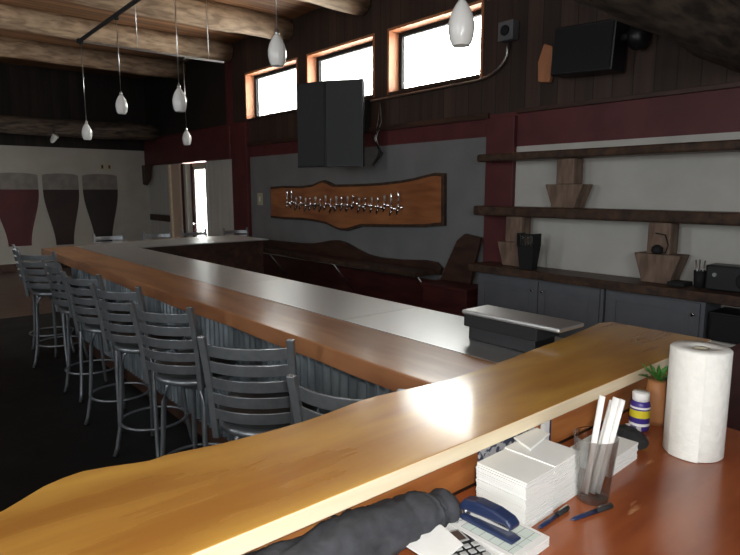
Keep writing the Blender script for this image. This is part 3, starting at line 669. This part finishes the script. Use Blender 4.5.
# paper towel
pt_ = thing('paper_towel_roll', (1.592, .580, SZ), 'tall white roll of paper towel standing on the counter', 'paper towel')
b = MB(); R0 = .071
prof = [(.020, .281), (.021, .282), (R0 - .004, .283), (R0, .279), (R0, .14), (R0, .004), (R0 - .004, 0), (.021, 0)]
b.lathe(prof, M['towel'], seg=56, cap0=False, cap1=False).build('roll', pt_)
MB().lathe([(.021, 0.001), (.021, .278), (.019, .278), (.019, 0.001)], M['card'], seg=28, cap0=False, cap1=False).build('core', pt_)
b = MB(); ang = [math.radians(a) for a in range(150, 215, 5)]
rr = [[((R0 + .0012 + .004 * (i / 12) ** 2) * math.cos(a), (R0 + .0012 + .004 * (i / 12) ** 2) * math.sin(a), z) for z in (.002, .28)] for i, a in enumerate(ang)]
V = [[b._v(p) for p in r] for r in rr]
for A, B_ in zip(V, V[1:]): b.face([A[0], B_[0], B_[1], A[1]], M['towel'], True)
b.build('loose_sheet', pt_)
# pill bottle
pb = thing('supplement_bottle', (1.632, .742, SZ), 'small purple bottle with white cap and yellow band beside the paper towel', 'bottle')
MB().lathe([(0, 0), (.024, 0), (.027, .006), (.027, .074), (.025, .083), (.020, .088)], M['purple'], seg=28).build('body', pb)
MB().lathe([(.0276, .040), (.0276, .062)], M['yellow'], seg=28, cap0=False, cap1=False).build('yellow_band', pb)
for z0, z1 in ((.066, .072), (.016, .024)): MB().lathe([(.0275, z0), (.0275, z1)], M['white'], seg=28, cap0=False, cap1=False).build('white_band', pb)
MB().lathe([(.021, .086), (.0235, .088), (.0235, .108), (.021, .112), (0, .112)], M['white'], seg=36, cap0=True).build('cap', pb)
b = MB(); b.prism([(0, 0), (.07, -.01), (.085, .02), (.06, .035), (.01, .03)], 0, .014, M['white'], T=T((1.552, .722, SZ + .001), .2))
b.prism([(.01, .004), (.035, 0), (.06, .004), (.068, .018), (.03, .024)], .0142, .0152, M['purple'], T=T((1.552, .722, SZ + .001), .2))
tag(b.build('snack_packet', bevel=.003), 'small white and purple packet at the foot of the purple bottle', 'packet')
# pot with greens
po = thing('potted_plant', (1.718, .735, SZ), 'small orange brown pot with green leaves half hidden by the paper towel', 'potted plant')
MB().lathe([(0, 0), (.034, 0), (.040, .02), (.036, .07), (.027, .125), (.022, .130), (0, .128)], M['terracotta'], seg=24).build('pot', po)
b = MB(); r = random.Random(3)
for i in range(34):
    a = r.uniform(0, 6.28); el = r.uniform(.1, 1.1); L_ = r.uniform(.04, .085); d = Vector((math.cos(a) * math.cos(el), math.sin(a) * math.cos(el), math.sin(el) * .8)); s0 = Vector((0, 0, .125))
    side = d.cross(Vector((0, 0, 1))).normalized() * .006; m1 = s0 + d * L_ * .5 + Vector((0, 0, .008)); e = s0 + d * L_
    vs = [b._v(s0), b._v(m1 + side), b._v(e), b._v(m1 - side)]; b.face(vs, M['leaf'])
b.build('leaves', po)
# crumpled black cloth
from mathutils import noise as MN
def lump(name, pts, rad, m, label, cat, seed, flat=.55, seams=(), crease=.22):
    b = MB(); rr = []; P = [Vector(p) for p in pts]; K = 7
    n = (len(P) - 1) * K
    for q in range(n + 1):
        i = min(q // K, len(P) - 2); t = (q - i * K) / K; p = P[i].lerp(P[i + 1], t); ra = rad[i] * (1 - t) + rad[i + 1] * t
        d = (P[i + 1] - P[i]).normalized(); a = d.cross(Vector((0, 0, 1))).normalized(); ring = []
        for sm in seams: ra *= 1 - .10 * math.exp(-((q / n - sm) / .012) ** 2)
        for k in range(48):
            t_ = 2 * math.pi * k / 48; c, s_ = math.cos(t_), math.sin(t_)
            v = Vector((p.x * 14 + seed + c * 1.2, p.y * 14 + s_ * 1.2, c * .6))
            f = 1 + crease * MN.noise(v) + crease * .55 * (1 - abs(MN.noise(v * 2.3 + Vector((5, 1, 2)))) * 2.2) - crease * .3
            zz = max(-ra * flat * .98, ra * f * flat * s_)
            ring.append(p + a * ra * min(f, 1.12) * c + Vector((0, 0, zz)))
        rr.append(ring)
    b.rings(rr, m); return tag(b.build(name), label, cat)
lump('black_cloth', [(1.470, .778, SZ + .018), (1.478, .760, SZ + .022), (1.486, .735, SZ + .024), (1.492, .708, SZ + .025), (1.493, .682, SZ + .024), (1.492, .660, SZ + .018)], [.018, .040, .046, .046, .040, .020], M['blackcloth'], 'crumpled black cloth between the napkins and the paper towel', 'cloth', 5, crease=.45)
# rolled charcoal garment
L0 = [(.30, .775), (.36, .782), (.43, .785), (.50, .785), (.57, .786), (.64, .787), (.70, .788), (.76, .787), (.80, .785), (.812, .785), (.845, .783), (.865, .782)]
rd_ = [.050, .058, .060, .056, .060, .057, .053, .050, .046, .040, .043, .034]
lump('rolled_garment', [(x, y - .012, SZ + .84 * r_ + .001) for (x, y), r_ in zip(L0, rd_)], rd_, M['cloth'], 'rolled charcoal garment lying along the foot of the raised ledge', 'garment', 2, flat=.84, seams=(.60, .72, .86), crease=.2)
# white slip
tag(MB().prism([(0, 0), (.075, -.005), (.09, .055), (.035, .10), (.0, .085)], 0, .004, M['paper'], T=T((.705, .655, SZ + .022), .15, .12, -.1)).build('paper_slip', bevel=.001), 'blank white paper slip in front of the rolled garment', 'paper')
# calculator
ca = thing('calculator', (.79, .693, SZ + .001), 'dark calculator with grey keys between slip and receipt pad', 'calculator', rz=math.radians(-105))
MB().box(-.035, .115, -.04, .04, 0, .018, M['black']).build('case', ca, bevel=.006)
MB().box(-.028, .010, -.028, .028, .0175, .0195, M['key']).box(-.024, .006, -.024, .024, .0195, .0202, M['lcd']).build('display', ca)
for i in range(5):
    for j in range(4):
        x, y = .022 + i * .018, -.028 + j * .0187
        MB().box(x, x + .012, y - .006, y + .0075, .0185, .0225, M['key']).build('key', ca, bevel=.0015, bseg=1)
# receipt pad with print
rp = thing('receipt_pad', (.880, .668, SZ + .001), 'pad of printed white order slips under the navy stapler', 'order pad', rz=math.radians(-88))
b = MB()
for i in range(6): b.box(-.088, .088, -.055, .055, .0 + i * .0035, .003 + i * .0035, M['paper'], T=Matrix.Rotation(.01 * math.sin(i * 2), 4, 'Z'))
b.build('pad', rp)
b = MB()
for i in range(6): b.box(-.048 + i * .022, -.047 + i * .022, -.045, .045, .0206, .0209, M['ink'])
for j in range(4): b.box(-.048, .075, -.045 + j * .03, -.0442 + j * .03, .0206, .0209, M['ink'])
b.box(-.046, .074, -.044, .044, .0205, .0206, M['tint'])
b.build('printed_lines', rp)
tx = bpy.data.curves.new('heading', 'FONT'); tx.body = 'SO. O'; tx.size = .022; tx.extrude = .0002; tx.materials.append(M['ink'])
_t = bpy.data.objects.new('heading_text', tx); COL.objects.link(_t); bpy.context.view_layer.update()
_m = bpy.data.meshes.new_from_object(_t.evaluated_get(bpy.context.evaluated_depsgraph_get())); bpy.data.objects.remove(_t)
to = bpy.data.objects.new('heading', _m); COL.objects.link(to); to.parent = rp; to.location = (-.060, -.044, .0207); to.rotation_euler = (0, 0, math.radians(90))
# stapler
stp = thing('stapler', (.868, .672, SZ + .0225), 'navy blue stapler lying on the order pad', 'stapler', rz=math.radians(-88))
def sbar(b, prof, w, m):
    f = [b._v((x, -w, z)) for x, z in prof]; k = [b._v((x, w, z)) for x, z in prof]
    b.face(f, m); b.face(k[::-1], m)
    for i in range(len(prof)): j = (i + 1) % len(prof); b.face([f[i], f[j], k[j], k[i]], m)
    return b
sbar(MB(), [(-.06, 0), (.062, 0), (.066, .006), (.05, .009), (-.03, .010), (-.058, .012), (-.064, .006)], .015, M['navy']).build('base', stp, bevel=.003)
sbar(MB(), [(-.055, .013), (.05, .020), (.052, .027), (-.055, .026)], .008, M['chrome']).build('magazine', stp, bevel=.001)
sbar(MB(), [(-.062, .018), (-.050, .022), (.045, .031), (.060, .026), (.062, .036), (.050, .046), (.02, .052), (-.025, .052), (-.055, .044), (-.066, .030)], .015, M['navy']).build('lever', stp, bevel=.005)
MB().lathe([(.004, -.0165), (.004, .0165)], M['chrome'], (-.05, 0, .022), 12, ax=(0, 1, 0)).build('hinge_pin', stp)
# pens
def pen(p0, p1, label):
    a, c = Vector(p0), Vector(p1); L_ = (c - a).length; t = thing('pen', a, label, 'pen', 'dark blue pens by the pint glass', rz=math.atan2(c.y - a.y, c.x - a.x))
    MB().lathe([(.001, 0), (.0045, .012), (.005, .03), (.005, L_ * .62)], M['navy'], (0, 0, .0052), 12, ax=(1, 0, 0)).build('barrel', t)
    MB().lathe([(.0058, L_ * .60), (.0058, L_ - .004), (.004, L_)], M['matt'], (0, 0, .0058), 12, ax=(1, 0, 0)).build('cap', t)
    MB().box(L_ * .66, L_ - .004, -.0015, .0015, .0115, .0135, M['nickel']).build('clip', t)
pen((.968, .627, SZ), (1.085, .632, SZ), 'dark pen lying against the foot of the left napkin pile')
pen((1.045, .602, SZ), (1.165, .575, SZ), 'dark blue pen lying just in front of the pint glass')
# printed card tucked behind the napkins
tag(MB().box(0, .215, 0, .006, 0, .098, M['blueprint'], T=T((1.02, .822, SZ + .003), 0, -.02)).build('printed_card', bevel=.001), 'blue and grey printed card standing behind the napkins under the ledge', 'card')
tag(MB().box(0, .022, 0, .012, 0, .095, M['white']).box(.022, .030, 0, .012, 0, .095, M['navy']).build('box_spine', loc=(1.262, .812, SZ)), 'narrow white and navy edged folder standing right of the printed card', 'folder')
